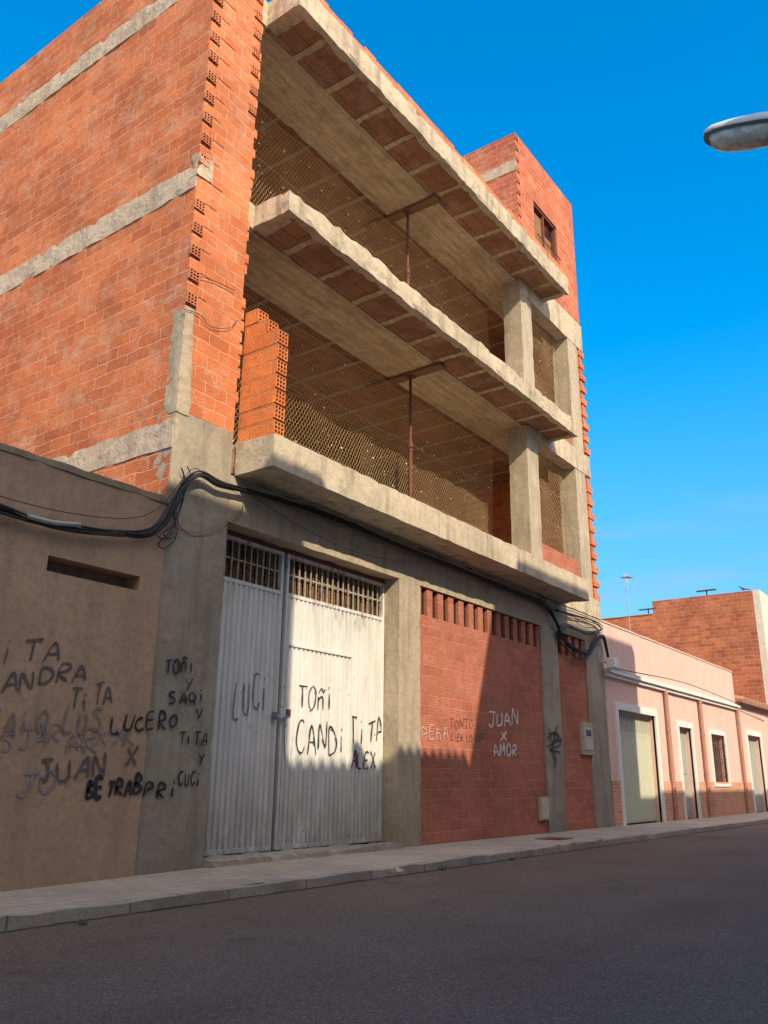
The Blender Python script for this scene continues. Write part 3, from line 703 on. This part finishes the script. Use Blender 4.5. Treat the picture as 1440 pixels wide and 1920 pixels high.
# ------------------------------------------------------------------ cables
def cable(pts,r,label,n=1,spread=.0,name='cable_bundle',Y=-.1,mat='blackcable'):
    b=MB()
    base=[]
    for p in pts:
        yy=p[2] if len(p)>2 else Y
        x,z=P(p[0],p[1],yy);base.append(Vector((x,yy,z)))
    for k in range(n):
        o=Vector((random.uniform(-.3,.3),random.uniform(-.4,.4),random.uniform(-1,1)))*spread
        q=[p+o+noise.noise_vector(p*1.5+Vector((k*7,0,0)))*spread*1.3 for p in base]
        b.tube(q,r*random.uniform(.5,1.25),6,smooth=5)
    o=b.build(name,M[mat],smooth=True);tag(o,label,'cable');return o
main=[(-200,915),(-80,925),(0,950),(60,975),(130,990),(210,998),(270,1000),(302,982),(325,945),(345,908),(375,888),(410,905),(460,918),(520,935),(600,962),(680,992),(760,1028),(840,1058),(920,1092),(980,1116),(1020,1132),(1042,1165),(1055,1195),(1080,1218),(1105,1222),(1120,1198),(1132,1196),(1140,1230)]
cable(main,.0105,'thick black cable bundle strung along the facade under the balcony',9,.030)
cable([(-200,900),(-60,905),(0,930),(120,960),(240,972),(300,950),(345,895),(365,878),(385,890)],.006,'thin dark wire above the cable bundle on the tan wall',1,0,'thin_wire')
cable([(345,880),(352,905),(340,950),(318,990),(300,1005),(310,1016),(330,1000),(330,960)],.006,'black cable loops hanging at the corner pillar',4,.05,'cable_loop',-.08)
cable([(335,985),(360,1000),(400,990),(440,970),(455,945)],.004,'thin loose wires curling on the corner pillar beside the gate',4,.08,'thin_wire',-.06)
cable([(430,905),(480,935),(560,985),(640,1025),(720,1048),(790,1055),(840,1060)],.005,'thin sagging wire in front of the gate lintel',1,0,'thin_wire',-.06)
cable([(1040,1140),(1070,1150),(1100,1158),(1120,1168),(1128,1180),(1100,1185),(1060,1172),(1046,1190),(1075,1226),(1098,1232),(1118,1190)],.007,'tangled cables knotted on the last column beside pink house',6,.06,'cable_knot',-.09)
cable([(358,515),(380,520),(405,528),(440,545)],.004,'short loose wire on the brick pier, upper of two',1,0,'thin_wire',-.03)
cable([(345,580),(375,590),(395,612),(430,615),(445,600)],.004,'short loose wire on the brick pier, lower of two',1,0,'thin_wire',-.03)
cable([(1140,1250),(1200,1262),(1280,1278),(1340,1300),(1390,1322),(1440,1345)],.01,'dark cable running just under the pink house cornice',2,.02,'thin_wire',-.16)
cable([(52,968),(100,980),(150,984)],.03,'short grey plastic conduit around the cables on tan wall',1,0,'conduit',-.13,'greypvc')
x,z=P(1145,1245,-.2)
FL=thing('floodlight','small white floodlight bracketed to the last column beside the pink house','light',(x,-.2,z))
b=MB();b.tube([(x-.1,.0,z+.05),(x-.03,-.2,z+.02)],.02,6);b.build('bracket',M['greypvc'],FL)
b=MB();b.rbox(x-.14,x+.14,-.34,-.16,z-.1,z+.12,.1,.01);b.build('housing',M['white'],FL,bevel=.01)
# ------------------------------------------------------------------ street lamp
LX=6.42
SL=thing('street_lamp','grey cobra head street lamp reaching in from the right on an arm','street lamp',(LX,-8.98,5.4))
def lampz(y): return 6.25+.30*(y+5.75)
def loft(b,ys,hw,top,bot,zoff=0,mi=0,n=20,pw=.55):
    rings=[]
    for y,w,u,d in zip(ys,hw,top,bot):
        i0=len(b.v);zc=lampz(y)+zoff
        for k in range(n):
            t=2*math.pi*k/n;s=math.sin(t);c=math.cos(t);c=math.copysign(abs(c)**pw,c)
            b.v.append(Vector((LX+c*w,y,zc+(u*s if s>0 else -d*s))))
        rings.append(i0)
    for a,c in zip(rings,rings[1:]):
        for k in range(n):b.f.append((a+k,a+(k+1)%n,c+(k+1)%n,c+k));b.m.append(mi)
    b.f.append(tuple(rings[0]+k for k in range(n)));b.m.append(mi);b.f.append(tuple(rings[-1]+k for k in range(n)));b.m.append(mi)
b=MB();loft(b,[-5.75,-5.77,-5.84,-5.98,-6.2,-6.36,-6.40,-6.56,-6.72,-6.8],[.04,.09,.13,.15,.155,.14,.125,.09,.06,.045],[.02,.055,.082,.10,.115,.118,.105,.085,.06,.045],[-.012,-.015,-.018,-.02,-.02,-.02,-.075,-.07,-.055,-.045]);b.build('housing',M['lampshell'],SL,smooth=True)
b=MB();loft(b,[-5.748,-5.772,-5.86,-6.0,-6.2,-6.36,-6.40],[.04,.094,.134,.154,.159,.144,.10],[.006]*7,[-.020]*7,-.006);b.build('rim',M['lamprim'],SL)
m_,nt,bb=newmat('lamp_glass');bb.inputs['Roughness'].default_value=.08
v=world_vec(nt);nt.links.new(mix(nt,ramp(nt,noi(nt,v,8,6,.7,(1,1,1)),.35,.6),(.30,.26,.20),(.78,.74,.64)),bb.inputs['Base Color'])
b=MB();loft(b,[-5.79,-5.82,-5.90,-6.04,-6.2,-6.3,-6.36],[.05,.085,.115,.13,.128,.115,.07],[.0]*7,[-.03,-.085,-.115,-.122,-.112,-.085,-.04],-.02,pw=.8)
b.build('lens',m_,SL,smooth=True)
b=MB();b.tube([(LX,-6.75,lampz(-6.75)),(LX,-7.6,lampz(-7.6)),(LX,-8.97,5.45)],.03,10);b.build('arm',M['lampshell'],SL)
B1(LX-.08,LX+.08,-8.99,-8.95,5.2,5.7,'wall_plate',M['lampshell'],SL)
# ------------------------------------------------------------------ buildings across the street (behind the camera)
Yo=-9.0;k_=abs(Yo)*math.tan(EL)/math.cos(AZ);sh=abs(Yo)*math.tan(AZ)
def opposite(x0,x1,h,label,mat,slant=0,teeth=False,dep=8):
    T=thing('opposite_house',label,'house',(x0,Yo,0),'houses on the other side of the street')
    b=MB();y0,y1=Yo-dep,Yo
    low=3.2 if not teeth else 0
    hs=h-low
    b.box(x0,x1,y0,y1,0,hs)
    if low:
        yb=Yo-.25;i=len(b.v)
        b.v+=[Vector(p) for p in ((x0,y1,hs),(x1,y1,hs),(x1,y1,h),(x0+slant,y1,h),(x0,yb,hs),(x1,yb,hs),(x1,yb,h),(x0+slant,yb,h))]
        for q in ((0,1,2,3),(7,6,5,4),(1,5,6,2),(3,2,6,7),(4,0,3,7)):b.f.append(tuple(i+k for k in q));b.m.append(0)
    b.build('wall',mat,T)
    n=max(1,int((x1-x0)/2.6));
    for i in range(n):
        cx=x0+(x1-x0)*(i+.5)/n
        for zz in (1.1,4.3,7.2):
            if zz+1.3<hs:
                w=MB();w.box(cx-.5,cx+.5,Yo+.004,Yo+.03,zz,zz+1.3);wo=w.build('window',M['glass'],T)
                w=MB();w.box(cx-.58,cx+.58,Yo+.004,Yo+.07,zz-.08,zz-.002);w.build('sill',M['white'],wo)
    if teeth:
        b=MB();x=x0
        while x<x1-.1:
            b.face([(x,Yo,h),(x+.11,Yo,h+.12),(x+.22,Yo,h)]);b.face([(x,Yo-.3,h),(x+.22,Yo-.3,h),(x+.11,Yo-.3,h+.12)])
            b.face([(x,Yo,h),(x,Yo-.3,h),(x+.11,Yo-.3,h+.12),(x+.11,Yo,h+.12)]);b.face([(x+.22,Yo,h),(x+.11,Yo,h+.12),(x+.11,Yo-.3,h+.12),(x+.22,Yo-.3,h)])
            x+=.22
        b.build('roof_tiles',M['tile'],T)
    return T
opposite(-22,7.85-sh,4.06+k_,'tall cream house opposite the tan garage wall',M['cream'])
opposite(7.85-sh+.02,12.0-sh,1.34+k_,'low cream house with tiled roof edge opposite the metal gate',M['cream'],teeth=True)
opposite(12.0-sh+.02,19.9-sh,4.1+k_,'tall cream house opposite the bricked up ground floor',M['cream'],slant=1.1)
opposite(19.9-sh+.02,50,.75+k_,'low pink house opposite the pink houses',M['pink'])
# ------------------------------------------------------------------ small street things
def tuft(x,y,z,label,s=1):
    b=MB()
    for i in range(26):
        a=random.uniform(0,6.28);l=random.uniform(.04,.13)*s;d=Vector((math.cos(a),math.sin(a),0))
        p=Vector((x,y,z))+d*random.uniform(0,.03);t=p+d*l*.7+Vector((0,0,l*.8));w=Vector((-d.y,d.x,0))*.008*s
        b.face([p-w,p+w,t+w*.6,t+Vector((0,0,.01))-w*.3])
    tag(b.build('weed_tuft',M['leaf']),label,'weed','weeds along the kerb')
for px,py,lab,s in ((155,1735,'small weed at the foot of the kerb, leftmost of the weeds',.3),(830,1632,'small weed by the kerb in front of the brick infill',.45),(915,1610,'small weed by the kerb nearest the second column',.4)):
    d=ray(px,py);t=-CAM.z/d.z;q=CAM+d*t;tuft(q.x,min(q.y,-1.52),0,lab,s)
for px,py,s,lab in ((741,1638,.07,'pale broken stone lying on the kerb in front of the gate'),(705,1583,.08,'grey rubble lump at the right foot of the gate'),(690,1588,.05,'smaller rubble lump left of the grey one at the gate foot')):
    d=ray(px,py);t=(ZP-CAM.z)/d.z;q=CAM+d*t
    b=MB();b.rbox(q.x-s,q.x+s,q.y-s*.7,q.y+s*.7,ZP,ZP+s*.9,.04,.03);tag(b.build('rubble_stone',M['conc_front']),lab,'stone','loose stones')
d=ray(1040,1573);t=(ZP-CAM.z)/d.z;q=CAM+d*t
b=MB();b.box(q.x-.3,q.x+.3,q.y-.2,q.y+.2,ZP+.003,ZP+.01);tag(b.build('manhole_cover',M['rust']),'dark rectangular utility cover set in the pavement near the brick wall','cover')
# ------------------------------------------------------------------ light
ld=bpy.data.lights.new('sun','SUN');ld.energy=5;ld.angle=R(.5);ld.color=(1,.86,.64);lo=bpy.data.objects.new('sun',ld);C.objects.link(lo)
lo.rotation_euler=(-sdir).to_track_quat('-Z','Y').to_euler()
w=bpy.data.worlds.new('World');bpy.context.scene.world=w;w.use_nodes=True;nt=w.node_tree
sk=nt.nodes.new('ShaderNodeTexSky');sk.sky_type='NISHITA';sk.sun_disc=False;sk.sun_elevation=EL;sk.sun_rotation=math.pi+AZ;sk.air_density=1.0;sk.dust_density=.8;sk.ozone_density=1.5
hs=nt.nodes.new('ShaderNodeHueSaturation');hs.inputs['Saturation'].default_value=1.55;hs.inputs['Value'].default_value=2.15;hs.inputs['Hue'].default_value=.495
nt.links.new(sk.outputs[0],hs.inputs['Color'])
tc=nt.nodes.new('ShaderNodeTexCoord');gv=tc.outputs['Generated']
cl=mix(nt,mul(nt,zmask(nt,gv,.42,.02),.85),hs.outputs[0],(.62,1.95,3.9))
wc=mul(nt,mul(nt,ramp(nt,noi(nt,gv,2.2,7,.6,(1.5,1.5,14)),.50,.72),mul(nt,zmask(nt,gv,.02,.12),zmask(nt,gv,.36,.2))),.5)
cl=mix(nt,wc,cl,(2.6,3.7,4.9))
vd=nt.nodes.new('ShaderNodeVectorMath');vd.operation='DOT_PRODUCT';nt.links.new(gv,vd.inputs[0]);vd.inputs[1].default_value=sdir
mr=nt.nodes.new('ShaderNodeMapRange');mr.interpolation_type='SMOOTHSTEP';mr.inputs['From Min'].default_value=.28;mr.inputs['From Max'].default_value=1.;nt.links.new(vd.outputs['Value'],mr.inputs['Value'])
cl=mix(nt,mul(nt,mr.outputs[0],.92),cl,(11.0,9.6,8.0))  # warm bright haze added around the sun direction, out of view, to fill shade
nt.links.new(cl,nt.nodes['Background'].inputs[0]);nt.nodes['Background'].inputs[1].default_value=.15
s=bpy.context.scene;s.view_settings.view_transform='Standard';s.view_settings.look='None';s.view_settings.exposure=0
